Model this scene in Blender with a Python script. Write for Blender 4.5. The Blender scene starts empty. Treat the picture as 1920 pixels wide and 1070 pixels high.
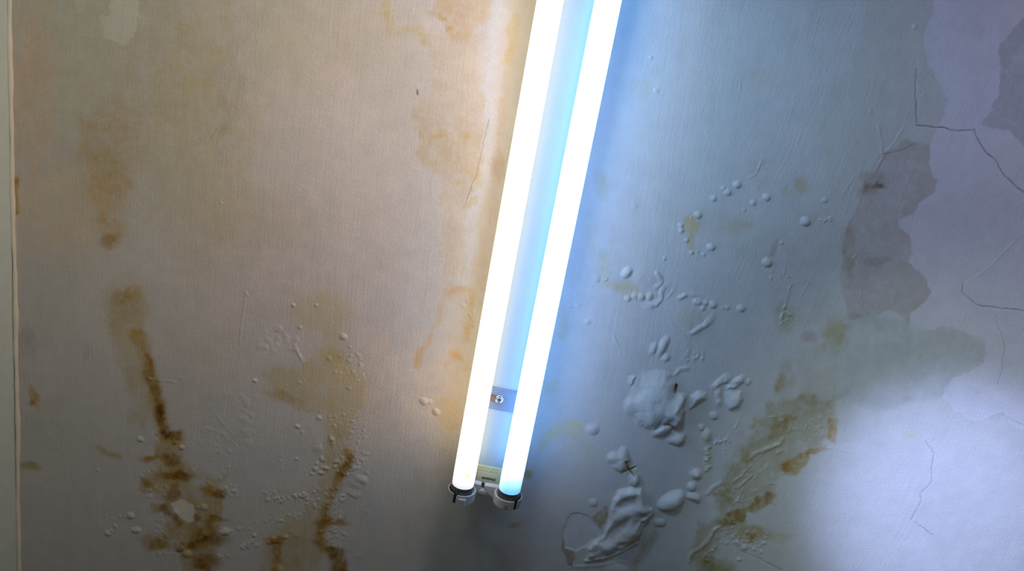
import bpy, bmesh, math
import numpy as np
from mathutils import Vector, Matrix

# ------------------------------------------------------------------ frame of the place
# Everything is laid out on the ceiling: u runs across the lamp, v along it, h is the drop below the ceiling.
CEIL = 2.70                      # ceiling height
DIST = 0.875                     # camera to ceiling
F = 1450.0                       # focal length in pixels of the 1920 x 1070 picture
EU = np.array([0.98312, -0.18296, 0.0])          # u, v, n axes in camera space
EV = np.array([0.17200, 0.93960, 0.29580])
EU = EU / np.linalg.norm(EU); EV = EV - EU * EU.dot(EV); EV = EV / np.linalg.norm(EV)
EN = np.cross(EU, EV)

def W(u, v, h=0.0):              # place coordinates -> world (ceiling seen from below)
    return Vector((u, -v, CEIL - h))

def P(x, y, h=0.0):              # where the sight line through a picture point meets the level h
    d = np.array([(x - 960.0) / F, (535.0 - y) / F, -1.0])
    s = (DIST - h) / -(EN.dot(d))
    p = d * s
    return float(EU.dot(p)), float(EV.dot(p))

sc = bpy.context.scene
cam_d = bpy.data.cameras.new('camera'); cam = bpy.data.objects.new('camera', cam_d)
sc.collection.objects.link(cam); sc.camera = cam
cam_d.sensor_width = 36.0; cam_d.lens = 36.0 * F / 1920.0; cam_d.clip_start = 0.01
R = np.array([EU, EV, EN])                        # camera -> (u, v, n)
S = np.diag([1.0, -1.0, -1.0])                    # (u, v, n) -> world
M = S @ R
cam.matrix_world = Matrix([[*M[0], 0.0], [*M[1], 0.0], [*M[2], CEIL - DIST], [0, 0, 0, 1]])

w = bpy.data.worlds.new('room_air'); sc.world = w; w.use_nodes = True
w.node_tree.nodes['Background'].inputs[0].default_value = (0.80, 0.92, 1.0, 1)
w.node_tree.nodes['Background'].inputs[1].default_value = 0.05

def spot(name, loc, aim, power, colour, angle, blend, radius):
    l = bpy.data.lights.new(name, 'SPOT'); l.energy = power; l.color = colour
    l.spot_size = math.radians(angle); l.spot_blend = blend; l.shadow_soft_size = radius
    o = bpy.data.objects.new(name, l); sc.collection.objects.link(o)
    a, b = W(*loc), W(*aim)
    o.location = a; o.rotation_euler = (b - a).to_track_quat('-Z', 'Y').to_euler()
    return o
# added fill spots beyond the picture (warm to the left, cool to the right) and the phone's torch
tx, ty = P(1782, 972)
LIGHTS = [
    ('left_fill', (-0.16, 0.42, 0.46), (-0.42, -0.25, 0), 125, 1.0, 0.05, (2, 2.8, 2.4)),
    ('cool_side_fill', (0.60, 0.34, 0.56), (0.75, 0.00, 0), 108, 1.0, 0.08, (3.2, 2.9, 4.6)),
    ('torch', (0.12, 0.03, 0.86), (tx + .005, ty - .0, 0), 22, 1.0, 0.02, (27, 33, 64)),
    ('torch_spill', (0.12, 0.03, 0.86), (tx + .02, ty + .0, 0), 42, 1.0, 0.02, (7.2, 9.2, 9)),
    ('warm_fill', (0.03, 0.17, 0.36), (-0.32, -0.24, 0), 92, 1.0, 0.05, (6.2, 4.5, 3.9)),
    ('cool_fill', (-0.03, 0.17, 0.36), (0.36, -0.24, 0), 92, 1.0, 0.05, (1.65, 2.9, 4.3)),
]
for n_, lo_, ai_, an_, bl_, ra_, c_ in LIGHTS:
    if max(c_) > 0: spot(n_, lo_, ai_, max(c_), tuple(k / max(c_) for k in c_), an_, bl_, ra_)

sc.view_settings.view_transform = 'Standard'; sc.view_settings.look = 'None'
sc.view_settings.gamma = 1.0; sc.view_settings.use_curve_mapping = False
sc.view_settings.exposure = 0.0

# ------------------------------------------------------------------ materials
def mat(name, col=(0.8, 0.8, 0.8), rough=0.5, metal=0.0, spec=0.5):
    m = bpy.data.materials.new(name); m.use_nodes = True
    b = m.node_tree.nodes['Principled BSDF']
    b.inputs['Base Color'].default_value = (*col, 1); b.inputs['Roughness'].default_value = rough
    b.inputs['Metallic'].default_value = metal; b.inputs['Specular IOR Level'].default_value = spec
    return m

def grime(m, scale=60.0, a=0.8, bump=0.0):       # fine uneven tone over a material
    nt = m.node_tree; b = nt.nodes['Principled BSDF']; c = tuple(b.inputs['Base Color'].default_value)
    tc = nt.nodes.new('ShaderNodeTexCoord'); n = nt.nodes.new('ShaderNodeTexNoise'); n.inputs['Scale'].default_value = scale
    n.inputs['Detail'].default_value = 5
    mx = nt.nodes.new('ShaderNodeMix'); mx.data_type = 'RGBA'
    nt.links.new(tc.outputs['Object'], n.inputs['Vector']); nt.links.new(n.outputs['Fac'], mx.inputs['Factor'])
    mx.inputs['A'].default_value = (c[0] * a, c[1] * a, c[2] * a, 1); mx.inputs['B'].default_value = c
    nt.links.new(mx.outputs['Result'], b.inputs['Base Color'])
    if bump:
        bp = nt.nodes.new('ShaderNodeBump'); bp.inputs['Distance'].default_value = bump
        nt.links.new(n.outputs['Fac'], bp.inputs['Height']); nt.links.new(bp.outputs['Normal'], b.inputs['Normal'])
    return m

def plaster(name, col, attr=None, stroke=0.0005, grit=0.0003):
    m = mat(name, col, 0.85, 0, 0.15)
    nt = m.node_tree; L = nt.links.new; N = nt.nodes.new; b = nt.nodes['Principled BSDF']
    tc = N('ShaderNodeTexCoord')
    mp = N('ShaderNodeMapping'); mp.inputs['Scale'].default_value = (420, 26, 26)
    wn = N('ShaderNodeTexNoise'); wn.inputs['Scale'].default_value = 9.0; wn.inputs['Detail'].default_value = 2
    va = N('ShaderNodeVectorMath'); va.operation = 'SCALE'; va.inputs['Scale'].default_value = 0.010
    vb = N('ShaderNodeVectorMath'); vb.operation = 'ADD'
    L(tc.outputs['Object'], wn.inputs['Vector']); L(wn.outputs['Color'], va.inputs[0])
    L(tc.outputs['Object'], vb.inputs[0]); L(va.outputs[0], vb.inputs[1]); L(vb.outputs[0], mp.inputs['Vector'])
    n1 = N('ShaderNodeTexNoise'); n1.inputs['Scale'].default_value = 1.0; n1.inputs['Detail'].default_value = 3
    n1.inputs['Roughness'].default_value = 0.6
    L(mp.outputs[0], n1.inputs['Vector'])
    n2 = N('ShaderNodeTexNoise'); n2.inputs['Scale'].default_value = 330; n2.inputs['Detail'].default_value = 5
    L(tc.outputs['Object'], n2.inputs['Vector'])
    b1 = N('ShaderNodeBump'); b1.inputs['Distance'].default_value = stroke; b1.inputs['Strength'].default_value = 1.0
    b2 = N('ShaderNodeBump'); b2.inputs['Distance'].default_value = grit; b2.inputs['Strength'].default_value = 1.0
    L(n1.outputs['Fac'], b1.inputs['Height']); L(n2.outputs['Fac'], b2.inputs['Height'])
    L(b1.outputs['Normal'], b2.inputs['Normal']); L(b2.outputs['Normal'], b.inputs['Normal'])
    mx = N('ShaderNodeMix'); mx.data_type = 'RGBA'; mx.blend_type = 'MULTIPLY'; mx.inputs['Factor'].default_value = 1.0
    if attr:
        at = N('ShaderNodeAttribute'); at.attribute_name = attr; L(at.outputs['Color'], mx.inputs['A'])
    else:
        mx.inputs['A'].default_value = (*col, 1)
    rp = N('ShaderNodeMapRange'); rp.inputs['From Min'].default_value = 0.3; rp.inputs['From Max'].default_value = 0.7
    rp.inputs['To Min'].default_value = 0.955; rp.inputs['To Max'].default_value = 1.03
    n3 = N('ShaderNodeTexNoise'); n3.inputs['Scale'].default_value = 55; n3.inputs['Detail'].default_value = 6
    L(tc.outputs['Object'], n3.inputs['Vector'])
    L(n3.outputs['Fac'], rp.inputs['Value']); L(rp.outputs[0], mx.inputs['B'])
    L(mx.outputs['Result'], b.inputs['Base Color'])
    return m

# ------------------------------------------------------------------ damp map of the ceiling, some light corrected in its tone
X0, Y0, CW, CH = -120, -100, 2160, 1280          # extent of the map
yy, xx = np.mgrid[0:CH, 0:CW].astype(np.float32); xx += X0; yy += Y0
rng = np.random.RandomState(11)

def noise(sx, sy, seed, oct=4, gain=0.5):         # smooth fractal noise in -1..1
    out = np.zeros((CH, CW), np.float32); amp = 1.0; tot = 0.0
    for k in range(oct):
        r = np.random.RandomState(seed * 31 + k)
        px, py = sx / 2 ** k, sy / 2 ** k
        g = r.rand(int(CH / py) + 4, int(CW / px) + 4).astype(np.float32) * 2 - 1
        gx = (xx[0] - X0) / px; gy = (yy[:, 0] - Y0) / py
        ix = gx.astype(int); fx = gx - ix; fx = fx * fx * (3 - 2 * fx)
        iy = gy.astype(int); fy = (gy - iy); fy = (fy * fy * (3 - 2 * fy))[:, None]
        a = g[iy]; c = g[iy + 1]
        row0 = a[:, ix] * (1 - fx) + a[:, ix + 1] * fx
        row1 = c[:, ix] * (1 - fx) + c[:, ix + 1] * fx
        out += amp * (row0 * (1 - fy) + row1 * fy); tot += amp; amp *= gain
    return out / tot * 1.7

NA = noise(60, 60, 1, 5, 0.62); NB = noise(60, 60, 2, 5, 0.62)      # warps
NC = noise(26, 26, 3, 4, 0.6); ND = noise(26, 26, 4, 4, 0.6)
NG = noise(9, 9, 41, 3); NH = noise(9, 9, 42, 3); NE = noise(200, 200, 5, 4); NF = noise(14, 90, 6, 3)
C = np.ones((CH, CW, 3), np.float32) * np.array([0.66, 0.64, 0.615], np.float32)
H = np.zeros((CH, CW), np.float32)                # relief in mm, positive hangs down

def win(x0, y0, x1, y1):
    a = max(0, int(x0 - X0)); b = min(CW, int(x1 - X0) + 1); c = max(0, int(y0 - Y0)); d = min(CH, int(y1 - Y0) + 1)
    return (slice(c, d), slice(a, b)) if b > a and d > c else None

def sstep(a, b, x):
    t = np.clip((x - a) / (b - a), 0, 1); return t * t * (3 - 2 * t)

def ell(s, x, y, rx, ry, rot=0.0, jag=0.0):
    X = xx[s] + jag * NC[s]; Y = yy[s] + jag * ND[s]
    c, n = math.cos(math.radians(rot)), math.sin(math.radians(rot))
    dx, dy = X - x, Y - y
    return np.sqrt(((dx * c + dy * n) / rx) ** 2 + ((-dx * n + dy * c) / ry) ** 2)

def tint(s, m, col, a=1.0):
    m = np.clip(m * a * (1 + .28 * ND[s] + .30 * NG[s]), 0, 1)[..., None]; C[s] *= (1 - m) + np.array(col, np.float32) * m

def blob(x, y, rx, ry, col, a=1.0, rot=0, jag=9.0, soft=0.55):       # stain with a ragged, soft rim
    r = max(rx, ry) * 1.7 + jag * 2
    s = win(x - r, y - r, x + r, y + r)
    if s is None: return
    tint(s, 1 - sstep(1 - soft, 1 + soft, ell(s, x, y, rx, ry, rot, jag)), col, a)

def seg_dist(s, pts, jag=0.0, fine=False):
    X = xx[s] + jag * (NC[s] if fine else NA[s]); Y = yy[s] + jag * (ND[s] if fine else NB[s])
    best = np.full(X.shape, 1e9, np.float32); tb = np.zeros(X.shape, np.float32)
    n = len(pts) - 1
    for i in range(n):
        (ax, ay), (bx, by) = pts[i][:2], pts[i + 1][:2]
        dx, dy = bx - ax, by - ay; q = dx * dx + dy * dy + 1e-6
        t = np.clip(((X - ax) * dx + (Y - ay) * dy) / q, 0, 1)
        d = (X - ax - t * dx) ** 2 + (Y - ay - t * dy) ** 2
        k = d < best; best[k] = d[k]; tb[k] = (i + t[k]) / n
    return np.sqrt(best), tb

def bounds(pts, m):
    xs = [p[0] for p in pts]; ys = [p[1] for p in pts]
    return win(min(xs) - m, min(ys) - m, max(xs) + m, max(ys) + m)

def streak(pts, wd, col, a=1.0, jag=4.0, soft=0.7, fine=True):
    s = bounds(pts, wd * 2 + jag * 2)
    if s is None: return
    d, t = seg_dist(s, pts, jag, fine)
    tint(s, 1 - sstep(wd * (1 - soft), wd * (1 + soft), d), col, a)

def poly_sdf(s, pts, jag=0.0, fine=True):
    X = xx[s] + jag * (NC[s] + .45 * NG[s] if fine else NA[s]); Y = yy[s] + jag * (ND[s] + .45 * NH[s] if fine else NB[s])
    inside = np.zeros(X.shape, bool); best = np.full(X.shape, 1e9, np.float32)
    n = len(pts)
    for i in range(n):
        (ax, ay), (bx, by) = pts[i], pts[(i + 1) % n]
        dx, dy = bx - ax, by - ay; q = dx * dx + dy * dy + 1e-6
        t = np.clip(((X - ax) * dx + (Y - ay) * dy) / q, 0, 1)
        best = np.minimum(best, (X - ax - t * dx) ** 2 + (Y - ay - t * dy) ** 2)
        if ay != by:
            k = ((ay > Y) != (by > Y)) & (X < dx * (Y - ay) / (by - ay) + ax); inside ^= k
    d = np.sqrt(best); return np.where(inside, -d, d)

def patch(pts, col, a=1.0, jag=4.0, edge=1.2, fine=True, step=0.0):    # an area with a firm outline
    s = bounds(pts, jag * 3 + edge * 3 + 4)
    if s is None: return
    m = 1 - sstep(-edge, edge, poly_sdf(s, pts, jag, fine))
    tint(s, m, col, a)
    if step: H[s] += step * m

def dome(x, y, rx, ry=None, h=1.5, rot=0, p=0.75, jag=0.0, lean=0.22):
    ry = ry or rx; r = max(rx, ry) * 1.3 + jag * 2 + 2
    if max(rx, ry) > 11: p = p + .5; h *= 1.15; rx *= 1.08; ry *= 1.08
    s = win(x - r, y - r, x + r, y + r)
    if s is None: return
    e = ell(s, x, y, rx, ry, rot, jag); b = h * np.clip(1 - e * e, 0, 1) ** p * (1 + lean * ((xx[s] - x) * .8 + (yy[s] - y) * .6) / max(rx, ry))
    H[s] = np.where(b > 0, (np.maximum(H[s], 0) ** 2 + b ** 2) ** .5, H[s])

def pillow(pts, h, sl, sr, jag=2.0, base=.35):    # loose skin rising gently from the upper left, dropping off at the lower right
    s = bounds(pts, 8 + jag * 3)
    if s is None: return
    d = -poly_sdf(s, pts, jag); q = [x * .85 + y * .53 for x, y in pts]
    t = np.clip((xx[s] * .85 + yy[s] * .53 - min(q)) / (max(q) - min(q)), 0, 1)
    e = np.clip(d / (sl + (sr - sl) * t), 0, 1); b = h * (base + (1 - base) * t) * (1 - (1 - e) ** 2)
    H[s] = np.where(d > 0, np.maximum(H[s], 0) * .3 + b, H[s])

def swell(x, y, rx, ry, h, rot=0):                # soft mound without an edge
    r = max(rx, ry) * 2.2; s = win(x - r, y - r, x + r, y + r)
    if s is None: return
    e = ell(s, x, y, rx, ry, rot); H[s] += h * np.exp(-e * e * 1.6)

def ridge(pts, wd, h, jag=1.5, taper=True, p=1.0):
    s = bounds(pts, wd + jag * 3 + 2)
    if s is None: return
    d, t = seg_dist(s, pts, jag, True)
    wv = wd * (1 + .45 * ND[s]); q = np.clip(1 - (d / wv) ** 2, 0, 1) ** p * h * .62 * (1 + .6 * NC[s])
    if taper: q = q * np.clip(np.minimum(t, 1 - t) * 5 + 0.35, 0, 1)
    H[s] += q

def scatter(cx, cy, rx, ry, n, r0, r1, k=0.45, rot=0):
    c, q = math.cos(math.radians(rot)), math.sin(math.radians(rot))
    for i in range(n):
        a = rng.rand() * 6.283; r = math.sqrt(rng.rand()); dx, dy = rx * r * math.cos(a), ry * r * math.sin(a)
        rr = r0 + (r1 - r0) * rng.rand() ** 2
        dome(cx + dx * c - dy * q, cy + dx * q + dy * c, rr, rr * (0.7 + 0.5 * rng.rand()), rr * k * 0.62, rng.rand() * 180)

def along(pts, n, spread, r0, r1, k=0.45):
    seg = [math.hypot(pts[i + 1][0] - pts[i][0], pts[i + 1][1] - pts[i][1]) for i in range(len(pts) - 1)]; T = sum(seg)
    for i in range(n):
        q = rng.rand() * T; j = 0
        while j < len(seg) - 1 and q > seg[j]: q -= seg[j]; j += 1
        t = q / seg[j]; x = pts[j][0] + t * (pts[j + 1][0] - pts[j][0]); y = pts[j][1] + t * (pts[j + 1][1] - pts[j][1])
        rr = r0 + (r1 - r0) * rng.rand() ** 2
        dome(x + rng.randn() * spread, y + rng.randn() * spread, rr, rr * (0.7 + 0.5 * rng.rand()), rr * k * 0.62, rng.rand() * 180)

OLIVE = (0.86, 0.84, 0.66); OCHRE = (0.84, 0.68, 0.32); RUST = (0.70, 0.47, 0.12); DARK = (0.52, 0.31, 0.06)
PEACH = (1.0, 0.86, 0.66); GREY = (0.88, 0.90, 0.93); MAUVE = (0.97, 0.93, 0.95); PALE = (1.06, 1.08, 1.12)
YEL = (0.97, 0.86, 0.52); ORANGE = (1.02, 0.76, 0.40)
# ---- large tones of damp, some raised to make up for weak light
full = (slice(0, CH), slice(0, CW))
C *= (1 + 0.035 * NE + 0.012 * NF)[..., None]
blob(230, 110, 260, 230, (0.94, 0.90, 0.75), 0.9, jag=25, soft=.8)
blob(60, 150, 40, 170, (1.10, 0.93, 0.84), 0.8, jag=15)  # warm stain, its red raised to cover weak light at far left
blob(205, 280, 60, 85, (0.95, 0.83, 0.66), 0.75, jag=18, soft=.4)
blob(120, 400, 115, 85, (1.12, 1.0, 0.84), 0.75, jag=20, soft=.4)  # tan stain, lifted in colour where the light is too low
blob(200, 365, 40, 70, (0.92, 0.82, 0.62), 0.7, jag=16, soft=.5)
blob(370, 250, 90, 230, (0.98, 0.93, 0.78), 0.7, jag=30)
blob(580, 440, 170, 330, (1.16, 1.09, 1.10), 0.7, jag=35)  # paler paint in place of missing light at mid left
blob(320, 560, 190, 170, (1.16, 1.10, 1.06), 0.5, jag=30)  # lifted tone, likewise standing in for light
blob(430, 180, 30, 130, (0.93, 0.93, 0.98), 0.7, rot=6, jag=18)
blob(480, 410, 90, 60, (0.92, 0.89, 0.76), 0.6, jag=25)
blob(600, 60, 120, 90, (0.93, 0.90, 0.76), 0.6, jag=25)
blob(203, 450, 17, 15, (0.72, 0.58, 0.36), 0.9, jag=5); blob(215, 425, 25, 18, OCHRE, 0.35, jag=8)
blob(190, 410, 14, 8, OCHRE, 0.4); blob(225, 440, 10, 14, OCHRE, 0.4)
streak([(30, 335), (31, 400)], 5, RUST, 0.7); blob(210, 580, 22, 50, OLIVE, .5)
blob(415, 245, 10, 9, (0.85, 0.82, 0.6), 0.6, jag=4)
# pale scabs at the top
patch([(207, -60), (208, 28), (192, 32), (190, 60), (195, 72), (210, 76), (225, 84), (238, 82), (246, 74), (254, 68), (258, 44), (264, 20), (258, -60)], (1.17, 1.19, 1.28), 0.85, 5, 1.6)
patch([(144, -60), (146, 26), (154, 31), (160, 16), (162, -60)], (1.08, 1.09, 1.13), 0.7, 5, 1.6)
patch([(70, -60), (72, 0), (82, 2), (84, -60)], (1.08, 1.09, 1.13), 0.7, 5, 1.6)
# ---- stain running down the left
blob(238, 572, 32, 44, (.86, .76, .50), 0.5, jag=14, soft=.8)
blob(232, 558, 14, 14, (.8, .66, .4), 0.5, jag=8, soft=.8)
patch([(200, 590), (215, 545), (262, 540), (275, 600), (278, 660), (290, 700), (292, 760), (272, 800), (258, 770), (240, 720), (225, 680), (205, 640)], (0.90, 0.82, 0.62), 0.75, 9, 9)
streak([(258, 630), (270, 665), (282, 700), (292, 745), (302, 785), (310, 815), (330, 820)], 13, OCHRE, 0.8, 5)
streak([(275, 670), (283, 705), (293, 740), (300, 775), (308, 808)], 8, DARK, 0.6, 5)
streak([(296, 770), (312, 812), (328, 818)], 8, DARK, 0.75, 5)
streak([(268, 655), (280, 680)], 4, (0.9, 0.5, 0.2), 0.7, 3)
patch([(290, 800), (335, 815), (340, 860), (352, 890), (372, 930), (400, 940), (418, 900), (372, 880), (420, 930), (415, 985), (405, 1020), (400, 1075), (340, 1075), (350, 1020), (280, 1030), (276, 1005), (320, 985), (335, 960), (315, 935), (268, 915), (275, 888), (310, 880), (290, 860)], (0.82, 0.68, 0.38), 0.8, 9, 8)
for b_ in [(313, 812, 20, 7, DARK, .8), (322, 862, 17, 11, DARK, .75), (279, 863, 15, 7, RUST, .8), (337, 892, 26, 8, DARK, .75), (275, 906, 10, 16, RUST, .7),
           (325, 925, 13, 14, DARK, .7), (305, 950, 20, 8, RUST, .8), (400, 922, 22, 14, RUST, .85), (394, 918, 8, 7, ORANGE, .6), (413, 928, 12, 10, DARK, .6),
           (374, 966, 7, 8, DARK, .8), (408, 975, 20, 5, RUST, .8), (292, 1016, 26, 14, RUST, .75), (384, 1000, 22, 26, RUST, .75), (395, 1012, 32, 9, DARK, .7),
           (352, 1026, 26, 9, DARK, .75), (385, 1055, 26, 18, DARK, .8), (330, 885, 40, 20, OCHRE, .5)]:
    blob(b_[0], b_[1], b_[2], b_[3], b_[4], b_[5], jag=6)
streak([(308, 952), (322, 968), (338, 984)], 6, DARK, .7, 4)
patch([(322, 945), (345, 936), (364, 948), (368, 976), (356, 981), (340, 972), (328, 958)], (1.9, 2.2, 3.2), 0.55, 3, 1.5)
blob(66, 745, 7, 20, OCHRE, .8, rot=-15, jag=5); blob(68, 757, 6, 5, RUST, .5); blob(58, 876, 22, 7, (0.72, .68, .35), .8, rot=8, jag=5)
streak([(185, 838), (205, 850), (225, 858)], 5, (0.78, .72, .45), .8, 4); blob(50, 640, 14, 30, (.8, .78, .74), .6); blob(162, 660, 6, 22, (.88, .87, .84), .7)
blob(250, 780, 14, 10, OCHRE, .5, rot=-50)
# ---- middle left
patch([(493, 708), (513, 688), (559, 683), (590, 662), (615, 645), (646, 657), (671, 693), (691, 718), (686, 754), (666, 785), (650, 830), (622, 815), (605, 778), (564, 764), (534, 748), (503, 738)], (0.93, 0.88, 0.64), 0.85, 9, 9)
blob(490, 830, 110, 90, (1.02, 1.06, 1.13), .7, jag=14, soft=.4)
blob(612, 590, 50, 45, (0.95, 0.90, 0.70), 0.7, jag=14, soft=.5); blob(630, 660, 26, 30, (.95, .89, .66), .6, jag=10)
blob(520, 740, 30, 9, OCHRE, .6, rot=15, jag=5); blob(560, 755, 26, 10, (.95, .8, .66), .6, rot=20, jag=5)
blob(500, 640, 50, 60, (0.96, 0.98, 1.04), 0.6, jag=18)
patch([(610, 800), (660, 830), (655, 880), (640, 905), (625, 930), (612, 960), (606, 1000), (600, 1080), (480, 1080), (500, 1010), (540, 975), (590, 935), (602, 900), (612, 860)], (0.90, 0.82, 0.60), 0.75, 8, 8)
streak([(650, 845), (655, 870), (640, 890), (632, 915), (622, 930)], 9, RUST, .7, 5)
streak([(655, 862), (645, 885)], 9, DARK, .4, 5)
streak([(610, 950), (605, 980), (597, 1010), (608, 1028), (635, 1042), (645, 1075)], 10, RUST, .8, 5)
streak([(630, 1035), (640, 1080)], 13, DARK, .75, 5); blob(620, 980, 26, 7, RUST, .8, jag=5); blob(645, 978, 10, 6, RUST, .6); blob(640, 1033, 14, 7, DARK, .7)
streak([(520, 1015), (518, 1075)], 8, RUST, .65, 4); blob(513, 1012, 16, 5, RUST, .9, jag=3); blob(560, 1035, 60, 60, (.88, .82, .68), .6, jag=14)
patch([(655, 870), (700, 900), (720, 1000), (690, 1080), (655, 1080), (620, 1030), (612, 960), (640, 915)], (.90, .93, .97), .5, 8, 14)
# ---- warm stains and other tones beside the lamp
patch([(700, -60), (712, 20), (728, 60), (756, 62), (775, 60), (795, 85), (808, 95), (800, 60), (785, 45), (755, 52), (738, 45), (728, 0), (730, -60)], YEL, .55, 7, 7)
patch([(810, 20), (835, 40), (850, 75), (875, 80), (900, 45), (930, 0), (940, -60), (840, -60), (815, 0)], (0.96, .80, .56), .75, 9, 8)
streak([(806, 24), (835, 36), (845, 55)], 5, OCHRE, .45, 4)
patch([(800, 60), (900, 60), (902, 200), (905, 320), (880, 380), (870, 520), (830, 520), (820, 330), (785, 310), (778, 260), (780, 200), (812, 170)], (1.0, 0.93, 0.80), 0.75, 10, 6)
patch([(780, 215), (830, 240), (900, 250), (898, 330), (850, 326), (790, 312), (778, 260)], (0.96, 0.91, .79), .6, 8, 4)
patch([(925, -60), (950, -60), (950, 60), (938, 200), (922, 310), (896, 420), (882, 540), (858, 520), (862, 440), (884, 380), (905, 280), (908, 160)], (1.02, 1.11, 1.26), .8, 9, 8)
blob(935, 312, 14, 26, (.86, .78, .72), .8, jag=5); streak([(945, 60), (935, 330), (900, 540)], 10, (.97, .88, .85), .6, 3)  # pink-brown spot and strip along the left tube
streak([(962, 30), (955, 110)], 9, YEL, .6, 5)
for a_, b_, c_, d_ in [(873, 210, 6, 9), (868, 228, 4, 5), (872, 255, 6, 9), (893, 330, 9, 10), (898, 345, 7, 6), (888, 378, 7, 8), (880, 385, 5, 4), (860, 345, 4, 5), (820, 256, 14, 5)]:
    blob(a_, b_, c_, d_, YEL, .55, jag=5)
streak([(880, 545), (858, 540), (838, 545), (830, 570), (822, 600), (812, 612)], 6, ORANGE, .35, 5)
blob(850, 545, 20, 14, ORANGE, .28, jag=8); streak([(806, 628), (797, 648), (784, 664), (779, 684)], 6, ORANGE, .6, 4); blob(783, 672, 9, 14, ORANGE, .35, rot=20, jag=4)
streak([(885, 560), (880, 600), (872, 632)], 9, YEL, .5, 5); blob(876, 622, 9, 16, ORANGE, .4, jag=5); blob(856, 665, 10, 9, ORANGE, .65, jag=5)
streak([(862, 668), (880, 690), (870, 692)], 4, ORANGE, .35, 3)
streak([(835, 684), (860, 670)], 4, ORANGE, .25, 3)
patch([(820, 745), (870, 750), (868, 800), (845, 815), (830, 805), (818, 785)], (1.0, .93, .74), .8, 8, 5)
blob(740, 740, 110, 90, (1.30, 1.14, .98), .7, jag=20, soft=.8)
blob(800, 300, 90, 330, (.90, .89, .86), .7, jag=20, soft=.8); blob(840, 750, 60, 120, (1.04, 1.0, .95), .4, jag=20)  # first tone darkens the paint to offset strong light beside the tube
blob(1008, 905, 14, 14, OCHRE, .0)
# ---- blue side, small stains
blob(1200, 165, 20, 14, (1.0, .93, .80), .6, jag=8); blob(1130, 345, 14, 28, YEL, .35, jag=7); blob(1110, 440, 12, 40, YEL, .25, jag=7)
blob(1132, 500, 16, 20, YEL, .35, jag=7); blob(1165, 540, 38, 14, (1.0, .86, .62), .75, jag=9, rot=15); blob(1058, 605, 12, 22, YEL, .4, jag=7); blob(1050, 632, 8, 10, YEL, .4, jag=4)
blob(1036, 728, 14, 14, YEL, .35, jag=7); blob(1298, 425, 13, 20, (1, .84, .48), .8, jag=6); blob(1296, 455, 8, 15, (1, .86, .55), .7, jag=4)
blob(1380, 425, 22, 14, (.95, .88, .70), .6, jag=8); blob(1340, 415, 60, 30, (.97, .93, .86), .6, jag=12); blob(1420, 150, 30, 22, (.95, .93, .86), .6, jag=8)
patch([(1008, 845), (1018, 815), (1040, 797), (1088, 788), (1098, 806), (1080, 822), (1052, 818), (1030, 828), (1015, 845)], (1.04, .98, .70), .85, 6, 4)
patch([(1060, 825), (1100, 820), (1130, 850), (1100, 870), (1065, 845)], (1.02, .97, .80), .6, 7, 6)
blob(992, 889, 9, 9, OCHRE, .85, jag=3); blob(1290, 590, 24, 18, (.97, .91, .78), .7, jag=7); blob(966, 984, 12, 4, (.75, .55, .5), .7, jag=3)
blob(1420, 310, 18, 14, (.9, .88, .83), .8, jag=7); blob(1505, 350, 13, 18, (.93, .86, .66), .8, jag=7); blob(1470, 360, 10, 9, (.92, .88, .7), .7, jag=5)
blob(1450, 465, 20, 6, (.80, .76, .68), .9, rot=-60, jag=5); blob(1440, 470, 60, 50, (.93, .92, .86), .5, jag=15)
# ---- right: damp field, greenish then brown-grey, with a jagged tide line
patch([(1640, -60), (1755, -60), (1740, 40), (1735, 115), (1745, 135), (1765, 165), (1772, 190), (1765, 215), (1750, 240), (1742, 280), (1740, 290), (1650, 300), (1560, 340), (1520, 220), (1600, 120)], (.94, .95, .90), .8, 10, 8)
EDGE = [(1762, -60), (1750, 0), (1741, 38), (1731, 65), (1735, 115), (1746, 135), (1764, 165), (1772, 190), (1765, 215), (1750, 240), (1742, 280), (1745, 315), (1757, 340), (1750, 365), (1720, 380), (1712, 400), (1685, 410), (1687, 425), (1705, 440), (1710, 470), (1700, 492), (1720, 505), (1735, 520), (1748, 545), (1740, 560), (1725, 575), (1705, 590), (1705, 610), (1740, 617), (1780, 612), (1810, 622), (1840, 630), (1845, 645), (1842, 680), (1820, 695), (1790, 707), (1770, 725), (1768, 745), (1790, 770), (1830, 790), (1880, 770), (1900, 800), (2000, 830)]
patch(EDGE + [(2060, 830), (2060, -60)], (1.10, 1.08, 1.16), 0.95, 4, 1.2, step=-0.25)       # bare lilac coat beyond the line
patch([(1640, 300), (1700, 262), (1742, 270), (1745, 315), (1757, 340), (1750, 365), (1720, 380), (1712, 400), (1685, 410), (1687, 425), (1705, 440), (1710, 470), (1700, 492), (1720, 505), (1735, 520), (1748, 545), (1740, 560), (1725, 575), (1705, 590), (1704, 604), (1670, 580), (1650, 590), (1590, 600), (1575, 520), (1585, 440), (1610, 380)], (.86, .78, .73), .85, 3, 2.5)
patch([(1600, 590), (1705, 600), (1740, 617), (1810, 622), (1845, 645), (1842, 680), (1790, 707), (1768, 745), (1640, 770), (1560, 740), (1560, 650)], (.84, .86, .84), .7, 4, 6)
patch([(1580, 330), (1640, 310), (1600, 400), (1585, 470), (1565, 600), (1470, 620), (1450, 560), (1490, 430)], (.92, .93, .88), .7, 12, 12)
patch([(1945, 10), (1900, 55), (1872, 95), (1877, 160), (1870, 190), (1838, 228), (1850, 239), (1890, 245), (1925, 280), (2050, 300), (2050, 10)], (.74, .76, .75), .9, 4, 1.2)
patch([(1870, -60), (1890, 60), (1872, 100), (1877, 160), (1868, 195), (1838, 230), (1800, 240), (1760, 200), (1745, 120), (1752, -60)], (.98, 1.0, 1.05), .6, 5, 3)
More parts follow.
